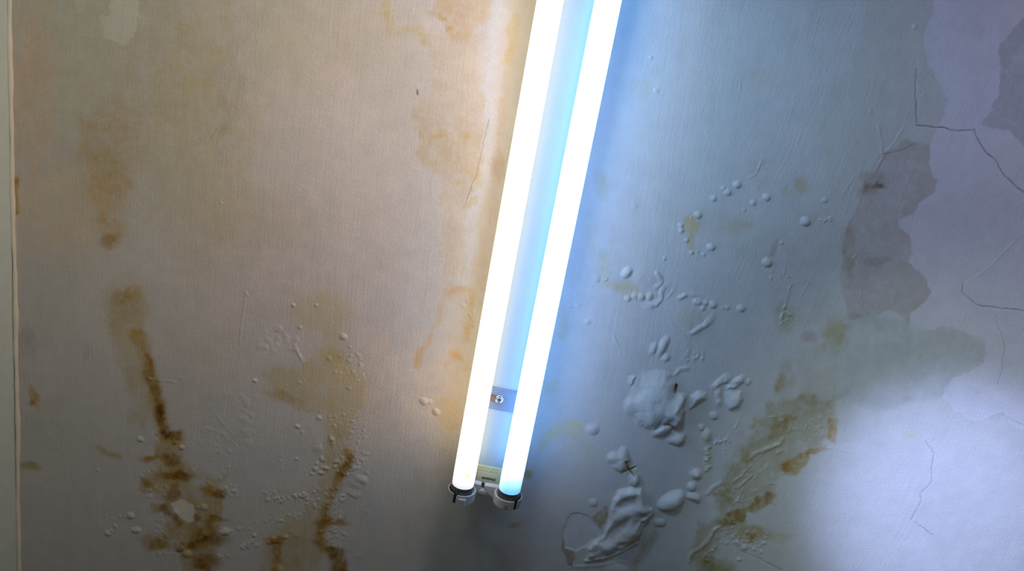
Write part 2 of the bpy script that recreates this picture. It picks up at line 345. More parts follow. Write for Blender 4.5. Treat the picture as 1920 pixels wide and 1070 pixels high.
blob(1637, 345, 24, 14, (.58, .44, .34), .85, rot=-25, jag=12, soft=.95); blob(1650, 348, 14, 5, (.4, .32, .28), .8, jag=4); blob(1620, 340, 14, 18, (.8, .66, .55), .5, rot=40, jag=5)
blob(1590, 450, 12, 26, (.88, .80, .66), .8, rot=10, jag=6); blob(1594, 495, 9, 32, (.86, .80, .70), .8, jag=6); blob(1650, 490, 26, 10, (.80, .79, .80), .8, rot=-15, jag=6)
blob(1740, 800, 500, 1, (1, 1, 1), 0); patch([(1770, 725), (1800, 712), (1850, 740), (1830, 770), (1880, 750), (1890, 775), (1820, 800), (1775, 760)], (.95, .96, .95), .7, 5, 2)
# ---- ochre band going down the right
blob(1568, 620, 22, 34, (.78, .72, .48), .85, rot=12, jag=8); blob(1475, 600, 22, 22, (.90, .86, .68), .8, jag=9); blob(1520, 632, 14, 9, (.85, .73, .66), .8, jag=5)
blob(1475, 700, 12, 24, (.86, .82, .75), .7, jag=5); blob(1462, 722, 9, 18, (.80, .66, .40), .85, rot=20, jag=5); blob(1540, 745, 40, 30, (.88, .84, .76), .6, jag=10)
patch([(1395, 850), (1420, 795), (1450, 760), (1500, 740), (1560, 745), (1575, 790), (1562, 818), (1530, 840), (1500, 870), (1460, 885), (1445, 940), (1400, 955), (1395, 985), (1350, 1000), (1335, 1080), (1290, 1080), (1310, 1000), (1340, 960), (1355, 900)], (.82, .75, .60), .9, 9, 7)
patch([(1375, 930), (1340, 925), (1360, 880), (1378, 840), (1410, 800), (1440, 760), (1480, 700), (1500, 640), (1560, 640), (1570, 760), (1480, 800), (1430, 850)], (.90, .87, .80), .7, 12, 10)
blob(1462, 805, 26, 18, (.74, .63, .38), .75, rot=-30, jag=8); blob(1480, 785, 12, 8, OCHRE, .6, jag=4); blob(1395, 855, 14, 12, (.78, .68, .46), .75, jag=6)
blob(1418, 790, 14, 5, OCHRE, .5, rot=-50, jag=4)
patch([(1560, 785), (1574, 784), (1572, 812), (1568, 830), (1556, 826), (1552, 802)], (.86, .66, .34), .8, 4, 3)
patch([(1464, 880), (1482, 858), (1502, 846), (1530, 840), (1550, 836), (1548, 842), (1520, 850), (1510, 872), (1490, 888), (1478, 892)], (.82, .60, .26), .9, 4, 2.5)
blob(1475, 878, 12, 9, (.75, .45, .15), .45, jag=4)
patch([(1338, 925), (1368, 922), (1372, 942), (1352, 950), (1336, 944)], (.72, .60, .36), .7, 6, 5)
patch([(1340, 975), (1372, 955), (1410, 945), (1430, 928), (1446, 920), (1450, 942), (1430, 955), (1400, 962), (1396, 985), (1360, 988)], (.66, .50, .20), .8, 6, 3)
blob(1405, 1000, 34, 14, (.78, .68, .42), .8, jag=9); blob(1406, 1006, 9, 7, (.72, .50, .2), .7, jag=3); blob(1455, 1005, 30, 10, (.90, .82, .62), .7, jag=7)
blob(1345, 1065, 34, 14, (.66, .58, .28), .8, rot=10, jag=7); blob(1310, 1050, 20, 26, (.88, .84, .66), .7, jag=8); blob(1705, 815, 16, 7, (1.0, .96, .74), .8, jag=5)
patch([(1495, 822), (1510, 826), (1516, 840), (1506, 845), (1496, 838)], (1.15, 1.2, 1.3), .7, 3, 2)
# ---- bottom right of the lamp: bare hole, brown rims, flap
patch([(1073, 960), (1063, 975), (1056, 995), (1052, 1012), (1056, 1025), (1071, 1027), (1080, 1031), (1102, 1023), (1124, 1005), (1128, 988), (1112, 977), (1106, 967), (1090, 961)], (1.10, 1.12, 1.20), .85, 3, 1.2, step=-0.9)
patch([(1056, 1000), (1052, 1020), (1058, 1036), (1066, 1060), (1074, 1064), (1080, 1040), (1076, 1030), (1062, 1026)], (.62, .46, .30), .85, 4, 2)
patch([(1122, 955), (1130, 945), (1138, 948), (1140, 965), (1134, 978), (1126, 992), (1124, 982), (1112, 975), (1110, 966)], (.72, .56, .36), .85, 4, 1.8)
patch([(1160, 1040), (1190, 1018), (1208, 1000), (1216, 1020), (1205, 1050), (1185, 1062), (1165, 1052)], (.82, .78, .84), .7, 3, 2)
blob(1187, 1013, 9, 5, (1.15, .78, .40), .9, rot=-15, jag=3); blob(1175, 1012, 14, 8, (1.02, .93, .80), .7); streak([(1230, 1000), (1212, 1030), (1188, 1056), (1185, 1075)], 7, (.74, .64, .42), .6, 4)
blob(1225, 985, 30, 50, (.88, .88, .82), .5, rot=25, jag=10)
blob(1180, 878, 9, 11, (.80, .72, .42), .6, jag=3); blob(1188, 888, 12, 4, (.85, .76, .6), .7, rot=30, jag=3)
streak([(1325, 818), (1326, 882)], 6, (.92, .86, .68), .8, 2)
# ---- cracks
def fine_line(pts, L=9.0):
    out = []
    for (ax, ay), (bx, by) in zip(pts[:-1], pts[1:]):
        n = max(1, int(math.hypot(bx - ax, by - ay) / L)); out += [(ax + (bx - ax) * i / n, ay + (by - ay) * i / n) for i in range(n)]
    return out + [pts[-1]]
def crack(pts, wd, a=0.8, col=(.25, .25, .28), step=-0.7):
    s = bounds(pts, wd + 10)
    if s is None: return
    d, t = seg_dist(s, [(x + 1.6 * NG[int(y - Y0) % CH, int(x - X0) % CW], y + 1.6 * NH[int(y - Y0) % CH, int(x - X0) % CW]) for x, y in fine_line(pts)], 1.5, True); m = 1 - sstep(wd * .4, wd * 1.3, d)
    tint(s, m, col, a); H[s] += step * m
crack([(1716, 130), (1717, 180), (1718, 234)], .9, .6); crack([(1718, 234), (1745, 238), (1770, 242), (1795, 245), (1828, 243)], 1.2, .8)
crack([(1828, 243), (1835, 265), (1850, 290), (1868, 300), (1880, 325), (1900, 345), (1925, 365)], 1.2, .8)
crack([(1806, 530), (1806, 548), (1818, 560), (1832, 571), (1860, 577), (1880, 580), (1930, 583)], 1.0, .6)
crack([(1868, 590), (1876, 620), (1884, 650), (1881, 690), (1872, 722)], .7, .4); crack([(1735, 828), (1751, 850), (1747, 880), (1746, 905), (1726, 925), (1729, 938), (1709, 975)], .7, .5)
crack([(1718, 978), (1732, 992), (1750, 1003)], .8, .55); crack([(1440, 1056), (1470, 1068)], .7, .5); crack([(1880, 775), (1905, 790), (1930, 800)], .7, .5)
crack([(1658, 290), (1690, 282), (1716, 270)], .7, .4); crack([(1393, 1035), (1440, 1055), (1480, 1078)], .6, .4)
crack([(914, 225), (905, 275), (893, 325), (868, 392)], .8, .5); crack([(780, 170), (781, 178)], 1.6, .8); crack([(405, 240), (390, 265)], .9, .5)
crack([(1486, 535), (1475, 565)], .8, .5)
ridge([(1925, 430), (1885, 470), (1855, 502), (1808, 533)], 2.2, .5, 1)
# ---- relief, blue side
for x, y, r, k in [(1308, 403, 8, .5), (1296, 408, 3, .4), (1382, 346, 8, .5), (1364, 360, 8, .5), (1356, 353, 5, .5), (1337, 372, 7, .4), (1437, 370, 8, .5), (1412, 380, 6, .4), (1395, 393, 4, .4),
                   (1276, 422, 6, .45), (1277, 431, 6, .45), (1287, 450, 5, .45), (1333, 463, 8, .5), (1296, 473, 5, .5), (1308, 472, 3, .5), (1319, 477, 4, .5), (1438, 492, 10, .6), (1510, 415, 10, .6),
                   (1245, 485, 4, .4), (1150, 120, 3, .4), (1220, 108, 4, .4), (1230, 170, 6, .3), (1146, 218, 3, .4), (1131, 331, 4, .4), (1190, 385, 7, .2), (1546, 375, 6, .4), (1465, 455, 5, .3),
                   (1177, 559, 7, .4), (1190, 554, 7, .4), (1202, 556, 8, .45), (1306, 565, 8, .4), (1322, 567, 7, .45), (1317, 577, 6, .45), (1336, 571, 8, .45), (1356, 576, 4, .4), (1363, 577, 5, .4), (1389, 578, 8, .5),
                   (1246, 672, 6, .4), (1338, 779, 9, .45), (1111, 804, 13, .25), (1163, 662, 3, .4), (1101, 603, 7, .3), (1084, 571, 6, .3), (1070, 575, 5, .3), (1118, 521, 9, .2), (1134, 522, 7, .2), (1112, 942, 9, .3),
                   (1232, 979, 9, .4), (1240, 979, 9, .4), (1305, 888, 12, .55), (1296, 877, 3, .4), (1302, 873, 3, .4)]:
    dome(x, y, r, r * .9, r * k * .62, 20, .8)
dome(1175, 511, 13, 9, 3.2, -45, .7); dome(1210, 512, 34, 26, 1.2, 0, 1.0); 
ridge([(1228, 508), (1236, 518), (1238, 530), (1228, 540)], 6, 2.6); ridge([(1248, 535), (1239, 545), (1240, 558), (1230, 570), (1210, 575)], 6.5, 2.8); dome(1218, 555, 7, 9, 2, 20)
ridge([(1262, 543), (1252, 557)], 3, 1.2); ridge([(1273, 559), (1288, 552)], 5, 2.2); ridge([(1295, 551), (1308, 553), (1314, 561), (1312, 569)], 5, 2.4)
ridge([(1336, 596), (1324, 608), (1308, 617), (1293, 626)], 6, 2.4, 2); ridge([(1253, 594), (1266, 617), (1284, 630)], 3.5, 1.0); swell(1290, 600, 42, 34, 1.6)
dome(1243, 648, 9, 24, 2.6, 28, .9, 2); dome(1225, 652, 8, 14, 2.0, 25, .9, 2); ridge([(1150, 626), (1154, 640), (1159, 650)], 3, 1.0); dome(1250, 670, 6, 8, 1.6)
ridge([(1264, 702), (1275, 692), (1292, 689)], 5, 1.8)
ridge([(1418, 325), (1425, 310), (1432, 295)], 3, .8); ridge([(1405, 333), (1418, 324)], 2.5, .7); ridge([(1315, 342), (1320, 355), (1330, 368)], 2, .5); ridge([(1388, 175), (1390, 140)], 1.6, .4)
# the big blister
dome(1189, 714, 13, 10, 3.2, 0, .9, 2)
pillow([(1256, 806), (1262, 794), (1275, 800), (1286, 812), (1284, 826), (1272, 836), (1254, 833), (1244, 824)], 9, 26, 8, 1.5, .3)
pillow([(1214, 800), (1226, 784), (1252, 772), (1264, 786), (1258, 806), (1246, 818), (1226, 818)], 11, 34, 12, 1.5, .35)
pillow([(1166, 752), (1178, 738), (1186, 712), (1206, 698), (1232, 690), (1256, 694), (1266, 712), (1272, 736), (1284, 742), (1286, 760), (1282, 788), (1266, 802), (1252, 790), (1242, 792), (1228, 802), (1206, 802), (1186, 788), (1176, 776)], 18, 62, 17, 3.5, .2)
dome(1182, 760, 13, 20, 3.0, 10, 1.0, 2); ridge([(1284, 742), (1276, 752), (1262, 762)], 7, 4); ridge([(1252, 778), (1242, 790), (1236, 802)], 6, 3.5)
crack([(1268, 722), (1266, 733)], 3.0, .9, (.2, .2, .22), -4)
patch([(1296, 742), (1311, 731), (1323, 738), (1324, 750), (1293, 767)], (1, 1, 1), 0)
s_ = bounds([(1290, 725), (1330, 770)], 12); d_ = poly_sdf(s_, [(1295, 740), (1311, 730), (1324, 737), (1325, 748), (1310, 757), (1292, 768)], 1.5)
H[s_] = np.maximum(H[s_], 4.8 * np.clip(-d_ / 9, 0, 1) ** .7)
ridge([(1336, 724), (1350, 714), (1366, 708)], 10, 5.2); ridge([(1347, 726), (1348, 757)], 9, 4.2); ridge([(1367, 730), (1380, 716), (1393, 708)], 9, 5); pillow([(1355, 735), (1370, 726), (1390, 732), (1396, 746), (1386, 762), (1368, 770), (1358, 756)], 8, 24, 9, 2, .3); dome(1402, 715, 6, 7, 2)
# chain of blisters
dome(1315, 801, 6, 7, 2.2); dome(1325, 817, 10, 13, 3.6, 0, .8, 2)
for i in range(9): dome(1327 + 2.5 * math.sin(i * 2.1), 830 + i * 6.2, 5.5, 4.5, 2.2 + .5 * math.sin(i * 3), 0, .7)
along([(1340, 830), (1352, 824), (1368, 828)], 12, 2, 2, 3.5, .6); along([(1358, 842), (1360, 852)], 4, 1, 2, 3)
# split blister
pillow([(1146, 858), (1156, 844), (1166, 834), (1174, 838), (1181, 850), (1180, 866), (1166, 872), (1148, 870)], 7, 26, 7, 1.5, .3); dome(1163, 872, 16, 12, 4.5, 0, .8, 2); pillow([(1176, 888), (1188, 882), (1199, 890), (1200, 902), (1190, 912), (1178, 906)], 7.5, 20, 6, 1.5, .3); dome(1150, 858, 12, 12, 3)
crack([(1172, 866), (1178, 880), (1188, 892)], 1.5, .6, (.5, .42, .3), -2.5); crack([(1168, 884), (1178, 881), (1192, 876)], 1.2, .6, (.4, .36, .3), -2)
ridge([(1166, 876), (1162, 884), (1168, 886)], 3, 1.6)
# oval blister with a small round one at its head
dome(1260, 938, 28, 17, 7.5, -28, .45, 2, .5); dome(1297, 912, 9, 9, 4.2); dome(1300, 931, 13, 9, 4.2, 10, .8, 2); dome(1308, 936, 6, 8, 2.8)
along([(1242, 950), (1258, 957), (1275, 955)], 12, 2, 2, 3.5, .7)
# wrinkled flap of loose paint
FL = [(1138, 978), (1146, 945), (1157, 918), (1180, 912), (1206, 912), (1209, 940), (1222, 954), (1220, 966), (1206, 982), (1201, 1001), (1192, 1017), (1157, 1033), (1130, 1047), (1099, 1050), (1103, 1025), (1128, 1000)]
s_ = bounds(FL, 20); d_ = poly_sdf(s_, FL, 3)
m_ = sstep(0, 1, np.clip(-d_ / 7, 0, 1)); wv = np.sin((xx[s_] * .55 + yy[s_] * .95 + 9 * NA[s_]) / 6.5) + .6 * np.sin((xx[s_] * .9 - yy[s_] * .4 + 12 * NB[s_]) / 8)
H[s_] += m_ * (3.2 + .06 * (xx[s_] - 1100) * .5 + 2.0 * wv * sstep(0, 14, -d_))
ridge([(1221, 954), (1222, 962), (1210, 972), (1204, 985), (1199, 1000)], 4, 4.5, 1, False); ridge([(1192, 1017), (1160, 1034), (1130, 1046), (1100, 1050)], 5, 3.5, 1.5, False)
ridge([(1104, 1030), (1120, 1022), (1140, 1024)], 6, 3.5, 1.5); dome(1108, 1038, 6, 5, 5); ridge([(1160, 1050), (1178, 1058)], 3, 1.6)
ridge([(1200, 915), (1206, 940), (1196, 955)], 7, 3.0); ridge([(1178, 985), (1200, 962), (1212, 950)], 6, 3.2)
dome(1155, 1068, 24, 14, 2.5); ridge([(1075, 1062), (1120, 1060), (1155, 1052)], 4, 1.4)
# wrinkles over the ochre band
ridge([(1352, 905), (1338, 913), (1326, 925)], 4.5, 2.2, 2); along([(1322, 926), (1330, 922)], 8, 3, 2, 3, .6)
ridge([(1355, 982), (1340, 993), (1333, 1005), (1328, 1015), (1314, 1028), (1297, 1036)], 4, 2.4, 2); ridge([(1296, 1036), (1293, 1055), (1300, 1075)], 4.5, 2.2, 2)
for p_, w_, h_ in [([(1402, 862), (1415, 850), (1440, 842), (1462, 832), (1470, 820)], 5, 2.2), ([(1375, 905), (1395, 885), (1410, 868)], 3.5, 1.5), ([(1385, 915), (1400, 900), (1412, 890)], 3.5, 1.5),
                   ([(1370, 930), (1374, 945)], 2.5, 1.6), ([(1380, 940), (1386, 930)], 2.5, 1.6), ([(1390, 938), (1396, 928)], 2.5, 1.6), ([(1425, 872), (1430, 858)], 3, 1.3), ([(1455, 850), (1460, 846)], 5, 1.5),
                   ([(1480, 812), (1486, 795)], 3, 1.3), ([(1510, 805), (1514, 796)], 3, 1.2), ([(1535, 808), (1534, 800)], 3, 1.2), ([(1495, 845), (1520, 848), (1560, 838)], 3, 1.0),
                   ([(1376, 805), (1383, 795), (1386, 790)], 2.2, 1.1), ([(1560, 836), (1600, 848)], 2, .5), ([(1467, 590), (1464, 600), (1470, 603)], 4, 1.4), ([(1472, 580), (1482, 545), (1488, 530)], 2.5, .7),
                   ([(1500, 560), (1516, 530), (1530, 505)], 2, .6), ([(1637, 325), (1648, 305), (1660, 292)], 3, 1.2), ([(1655, 292), (1652, 262), (1648, 232)], 4, .8), ([(1660, 290), (1680, 262), (1695, 240)], 4, .6),
                   ([(1577, 365), (1588, 350), (1598, 332)], 3, .9), ([(1590, 370), (1600, 345)], 3, .8), ([(1600, 485), (1608, 475)], 4, .8), ([(1610, 560), (1616, 540)], 3, 1.0), ([(1630, 205), (1634, 212)], 6, .8)]:
    ridge(p_, w_ * .75, h_ * 1.1, 2.6)
for k in range(34):
    x_ = 1360 + 110 * rng.rand(); y_ = 965 - (x_ - 1350) * 1.15 + 34 * rng.randn(); l_ = 5 + 14 * rng.rand(); a_ = 1.0 + .5 * rng.randn()
    ridge([(x_, y_), (x_ + l_ * .5 * math.cos(a_), y_ - l_ * .5 * math.sin(a_)), (x_ + l_ * math.cos(a_ - .3), y_ - l_ * math.sin(a_ - .3))], 2.2, .9, 2.5)
for cx_, cy_ in [(1378, 938), (1388, 932), (1302, 668), (1292, 664), (1312, 672), (1345, 826), (1362, 828), (1470, 598), (1535, 805)]:
    for k in range(4):
        x_ = cx_ + 5 * rng.randn(); y_ = cy_ + 5 * rng.randn(); ridge([(x_, y_), (x_ + 3 * rng.randn(), y_ - 8)], 1.9, 1.2, 1.5)
along([(1360, 1000), (1400, 1020), (1430, 1010)], 40, 9, 2, 5, .5); along([(1335, 1030), (1328, 1050)], 10, 4, 2.5, 5, .6); dome(1394, 1025, 9, 7, 2.2); dome(1385, 1048, 5, 4, 1.5); scatter(1380, 1005, 40, 18, 26, 2, 5)
scatter(1500, 800, 60, 30, 30, 2, 4, .35); scatter(1475, 600, 14, 16, 16, 2, 4, .5); scatter(1550, 410, 16, 6, 14, 2, 3.5, .5); scatter(1460, 515, 20, 16, 14, 2, 4, .3); scatter(1302, 668, 24, 10, 20, 2, 3.5, .4)
scatter(1730, 180, 9, 7, 8, 2, 4, .4); dome(1715, 50, 5, 6, 1.2)
# ---- relief, warm side
ridge([(461, 548), (455, 590), (450, 640), (449, 680)], 3, .9, 1.5); ridge([(460, 545), (466, 556)], 3, 1.0)
for x, y, r, k in [(795, 752, 9, .45), (806, 753, 6, .4), (818, 772, 8, .5), (816, 768, 5, .5), (263, 823, 7, .5), (328, 828, 6, .5), (341, 838, 6, .5), (280, 710, 5, .4), (184, 881, 4, .5), (245, 966, 8, .5), (257, 993, 8, .5), (251, 994, 6, .5),
                   (202, 999, 7, .5), (208, 994, 4, .5), (216, 986, 5, .4), (337, 1027, 9, .55), (350, 1037, 10, .5), (424, 996, 9, .5), (417, 998, 6, .5), (513, 1012, 8, .7), (522, 1013, 6, .7), (505, 1015, 6, .6), (520, 1066, 12, .4), (536, 1006, 5, .5), (558, 799, 5, .7), (567, 810, 5, .3),
                   (598, 783, 6, .4), (622, 822, 6, .4), (525, 863, 3, .5), (556, 860, 3.5, .6), (477, 1003, 5, .5), (528, 975, 4, .6), (478, 713, 5, .7), (550, 572, 5, .5), (562, 613, 5, .4), (593, 572, 4, .6), (644, 631, 8, .4), (617, 672, 5, .4), (562, 717, 5, .3),
                   (382, 950, 8, .4), (372, 951, 5, .4), (432, 994, 5, .4), (448, 990, 5, .3), (225, 968, 3, .5), (415, 380, 3, .6), (688, 885, 4, .4), (690, 960, 4, .3)]:
    dome(x, y, r, r * .8, r * k * .62, 20, .8)
ridge([(555, 650), (562, 665), (568, 678)], 4, 1.4); scatter(520, 640, 40, 28, 20, 4, 9, .16); scatter(655, 690, 30, 40, 46, 1.8, 4, .32); scatter(880, 590, 14, 40, 40, 2, 4.5, .3)
ridge([(594, 835), (598, 845)], 9, 1.6); ridge([(622, 822), (624, 834)], 5, 2.0); scatter(640, 815, 45, 40, 60, 1.6, 3.6, .4); scatter(650, 872, 26, 18, 46, 2, 4.4, .5); along([(608, 858), (596, 877), (610, 880)], 14, 6, 2.5, 5, .55)
scatter(670, 860, 22, 20, 30, 2, 4, .4); along([(495, 923), (515, 935), (535, 930), (560, 928), (575, 920)], 42, 4, 2, 4.5, .55); along([(560, 946), (580, 935), (600, 925), (625, 925)], 40, 7, 2, 4.5, .5); along([(636, 940), (645, 930)], 16, 5, 2, 4, .5)
along([(480, 980), (530, 970), (560, 965), (590, 955)], 20, 4, 2, 3.6, .45); scatter(625, 955, 14, 24, 34, 2, 4, .45); scatter(622, 1008, 26, 22, 60, 2, 4.4, .4); along([(560, 995), (545, 996), (560, 1004)], 8, 2, 2, 3)
swell(665, 905, 16, 12, 1.4, 30); ridge([(650, 920), (668, 930), (675, 925)], 6, 1.8); dome(676, 898, 14, 9, 1.8, 20, .9, 2); ridge([(666, 1043), (680, 1043)], 4, 1.0); swell(660, 880, 30, 20, .8)
scatter(300, 890, 40, 16, 30, 1.8, 3.4, .4); scatter(290, 920, 30, 12, 36, 1.8, 3.6, .45); scatter(298, 990, 14, 26, 34, 1.8, 3.6, .45); scatter(310, 1035, 20, 8, 20, 2, 4, .5); scatter(340, 1005, 40, 14, 22, 1.8, 3.6, .4)
scatter(298, 822, 16, 22, 20, 1.6, 3.2, .4); ridge([(389, 902), (398, 910)], 3.5, 1.2); scatter(430, 920, 22, 14, 22, 2, 5, .45); along([(395, 990), (470, 988)], 10, 2, 2, 4, .4); scatter(470, 1020, 18, 12, 26, 2, 5, .4); along([(405, 1042), (430, 1045)], 10, 2, 2, 4)
scatter(420, 790, 70, 60, 36, 3, 9, .12); scatter(560, 800, 120, 90, 50, 1.6, 3, .3); scatter(400, 860, 60, 40, 20, 2, 4, .35); along([(283, 705), (340, 715)], 6, 3, 2, 6, .2); ridge([(275, 707), (300, 713), (330, 716)], 2.5, .6)
along([(190, 980), (270, 960)], 8, 10, 2, 5, .4); scatter(150, 920, 110, 120, 26, 1.6, 3, .3); ridge([(380, 800), (420, 815), (445, 835)], 3, .6, 3); ridge([(400, 775), (425, 800), (440, 815)], 3, .5, 3)
# gentle unevenness everywhere, rougher towards the damp end
H += 0.5 * NE + 0.10 * noise(46, 46, 9, 3) * 1.0 + 0.16 * noise(70, 30, 12, 4) * sstep(450, 800, yy)
def blur(A, n):
    for _ in range(n):
        A = A.copy(); A[1:-1] = (A[:-2] + 2 * A[1:-1] + A[2:]) / 4; A[:, 1:-1] = (A[:, :-2] + 2 * A[:, 1:-1] + A[:, 2:]) / 4
    return A
lump = 1 + .10 * noise(30, 30, 31, 3) + .05 * noise(9, 9, 32, 2)
H = np.where(H > 0, H * (0.80 * lump), H); H = blur(H, 1); k_ = sstep(2.2, 5.5, H); H = H * (1 - k_) + blur(H, 9) * k_ * 1.22
# raised brush strokes leaning over on the far right
ST = noise(220, 9, 14, 2)
def sheared(seed, lean):
    g = np.random.RandomState(seed).rand(700).astype(np.float32)
    q = (xx + lean * yy + 14 * NE) / 4.2 % 690; i = q.astype(int); f = q - i; f = f * f * (3 - 2 * f)
    return (g[i] * (1 - f) + g[i + 1] * f) - .5
H += 0.14 * sheared(3, .45) * sstep(1240, 1420, xx) * (1 - sstep(1700, 1800, xx)) * np.clip(.5 + noise(50, 120, 15, 3), 0, 1)
H += 0.13 * sheared(4, .10) * (1 - sstep(1300, 1420, xx)) * np.clip(.6 + noise(40, 160, 16, 3), 0, 1) * (1 - .6 * sstep(600, 850, yy))

# ------------------------------------------------------------------ helpers for objects
def link(name, verts, faces, m=None, parent=None, smooth=True, origin=None, sharp=None):
    """verts in place coordinates; the object's origin goes to origin (place coordinates)"""
    vs = [W(*p) for p in verts]
    o_ = W(*origin) if origin is not None else (sum(vs, Vector()) / len(vs))
    me = bpy.data.meshes.new(name); me.from_pydata([tuple(v - o_) for v in vs], [], faces)
    bm = bmesh.new(); bm.from_mesh(me); bmesh.ops.recalc_face_normals(bm, faces=bm.faces); bm.to_mesh(me); bm.free()
    if smooth:
        me.shade_smooth()
        if sharp: me.set_sharp_from_angle(angle=math.radians(sharp))
    if m: me.materials.append(m)
    ob = bpy.data.objects.new(name, me); sc.collection.objects.link(ob)
    if parent is not None:
        ob.parent = parent
        wp = Vector(parent.get('_w', (0, 0, 0))) if False else world_of(parent)
        ob.location = o_ - wp
    else: ob.location = o_
    return ob

def world_of(o):
    p = Vector(o.location)
    while o.parent: o = o.parent; p = p + Vector(o.location)
    return p

# ------------------------------------------------------------------ ceiling
uL = P(27, 540)[0]                                 # where the left wall meets the ceiling
step = 0.0008
u0, u1, v0, v1 = uL, 0.86, -0.80, 0.16
nu = int(round((u1 - u0) / step)) + 1; nv = int(round((v1 - v0) / step)) + 1
U, V = np.meshgrid(np.linspace(u0, u1, nu), np.linspace(v0, v1, nv))
pc = U[..., None] * EU + V[..., None] * EV - DIST * EN     # camera-space point on the flat ceiling
px = 960 + F * pc[..., 0] / -pc[..., 2]; py = 535 - F * pc[..., 1] / -pc[..., 2]
def fold(a, n):                                    # the damp pattern carries on, mirrored, past the mapped area
    a = np.abs(a); a = (n - 1.001) - np.abs((n - 1.001) - a); return np.clip(np.abs(a), 0, n - 1.001)
gx = fold(px - X0, CW); gy = fold(py - Y0, CH)
ix = gx.astype(int); iy = gy.astype(int); fx = gx - ix; fy = gy - iy
def samp(A):
    return (A[iy, ix] * (1 - fx) * (1 - fy) + A[iy, ix + 1] * fx * (1 - fy) + A[iy + 1, ix] * (1 - fx) * fy + A[iy + 1, ix + 1] * fx * fy)
edge = np.minimum(np.minimum(U - u0, u1 - U), np.minimum(V - v0, v1 - V))
hz = samp(H) * 0.001 * sstep(0, .006, edge)
cols = np.stack([samp(C[..., k]) for k in range(3)] + [np.ones_like(U)], -1).astype(np.float32)
co = np.stack([U, -V, CEIL - hz], -1).astype(np.float32)
me = bpy.data.meshes.new('ceiling')
me.vertices.add(nu * nv); me.vertices.foreach_set('co', co.reshape(-1))
idx = np.arange(nu * nv).reshape(nv, nu)
q = np.stack([idx[:-1, :-1], idx[1:, :-1], idx[1:, 1:], idx[:-1, 1:]], -1).reshape(-1, 4).astype(np.int32)
nf = len(q)
# slab above it: outer rim and top
base = nu * nv
me.vertices.add(8)
big = [(uL, -2.2), (2.3, -2.2), (2.3, 1.6), (uL, 1.6)]
ring = [W(a, b, 0) for a, b in big] + [W(a, b, -0.12) for a, b in big]
allco = np.concatenate([co.reshape(-1, 3), np.array([tuple(p) for p in ring], np.float32)]); me.vertices.foreach_set('co', allco.reshape(-1))
c00, c10, c11, c01 = idx[0, 0], idx[0, -1], idx[-1, -1], idx[-1, 0]
A_, B_, C_, D_ = base, base + 1, base + 2, base + 3
extra = [(A_, c00, c10, B_), (B_, c10, c11, C_), (C_, c11, c01, D_), (base + 4, base + 5, base + 6, base + 7),
         (A_, B_, base + 5, base + 4), (B_, C_, base + 6, base + 5), (C_, D_, base + 7, base + 6)]
allq = np.concatenate([q, np.array(extra, np.int32)])
me.loops.add(allq.size); me.loops.foreach_set('vertex_index', allq.reshape(-1))
me.polygons.add(len(allq)); me.polygons.foreach_set('loop_start', np.arange(0, allq.size, 4, dtype=np.int32))
me.update(calc_edges=True)
sm = np.ones(len(allq), bool); sm[nf:] = False; me.polygons.foreach_set('use_smooth', sm)
at = me.color_attributes.new('damp_and_light_tone', 'FLOAT_COLOR', 'POINT')
allc = np.concatenate([cols.reshape(-1, 4), np.tile(np.array([[.64, .62, .6, 1]], np.float32), (8, 1))])
at.data.foreach_set('color', allc.reshape(-1))
me.materials.append(plaster('stained_ceiling_paint', (.66, .64, .61), 'damp_and_light_tone', 0.00030, 0.00042))
ceiling = bpy.data.objects.new('ceiling', me); sc.collection.objects.link(ceiling)
ceiling['kind'] = 'structure'; ceiling['label'] = 'damp stained and blistered painted ceiling'
del U, V, pc, px, py, gx, gy, ix, iy, fx, fy, co, allco, q, allq, cols, allc

# ------------------------------------------------------------------ left wall and the bead of filler in the corner
def wavy(v): return 0.0012 * math.sin(v * 9) + 0.0006 * math.sin(v * 31 + 1) + 0.0003 * math.sin(v * 83)
mw = plaster('pale_wall_paint', (.66, .74, .70), None, 0.0003, 0.0002)
vs, fs = [], []
NV = 60
for i in range(NV + 1):
    v = -2.2 + 3.8 * i / NV
    for a, h in ((uL - .12, CEIL), (uL - .001, CEIL), (uL - .001, 1.2), (uL - .001, .4), (uL - .001, .1), (uL - .001, -.12), (uL - .12, -.12)): vs.append((a, v, h))
for i in range(NV):
    for j in range(7): fs.append((i * 7 + j, i * 7 + (j + 1) % 7, (i + 1) * 7 + (j + 1) % 7, (i + 1) * 7 + j))
fs += [tuple(range(7)), tuple(NV * 7 + k for k in range(7))]
wl = link('wall_left', vs, fs, mw, smooth=False); wl['kind'] = 'structure'; wl['label'] = 'pale grey green wall beside the stained ceiling'
vs, fs = [], []; NV = 900; K = 8
for i in range(NV + 1):
    v = -.9 + 1.3 * i / NV; r = 0.0025 + .0004 * math.sin(v * 40) + .0003 * math.sin(v * 133 + 2)
    for k in range(K):
        t = 6.2832 * k / K; vs.append((uL + .0012 + wavy(v) * .7 + r * math.cos(t), v, .0012 + r * math.sin(t) * 1.1))
for i in range(NV):
    for k in range(K): fs.append((i * K + k, i * K + (k + 1) % K, (i + 1) * K + (k + 1) % K, (i + 1) * K + k))
tr = link('trim_1', vs, fs, grime(mat('cream_filler', (.95, .88, .72), .6), 90, .9), smooth=True); tr['kind'] = 'structure'; tr['label'] = 'thin cream bead of filler along the corner'
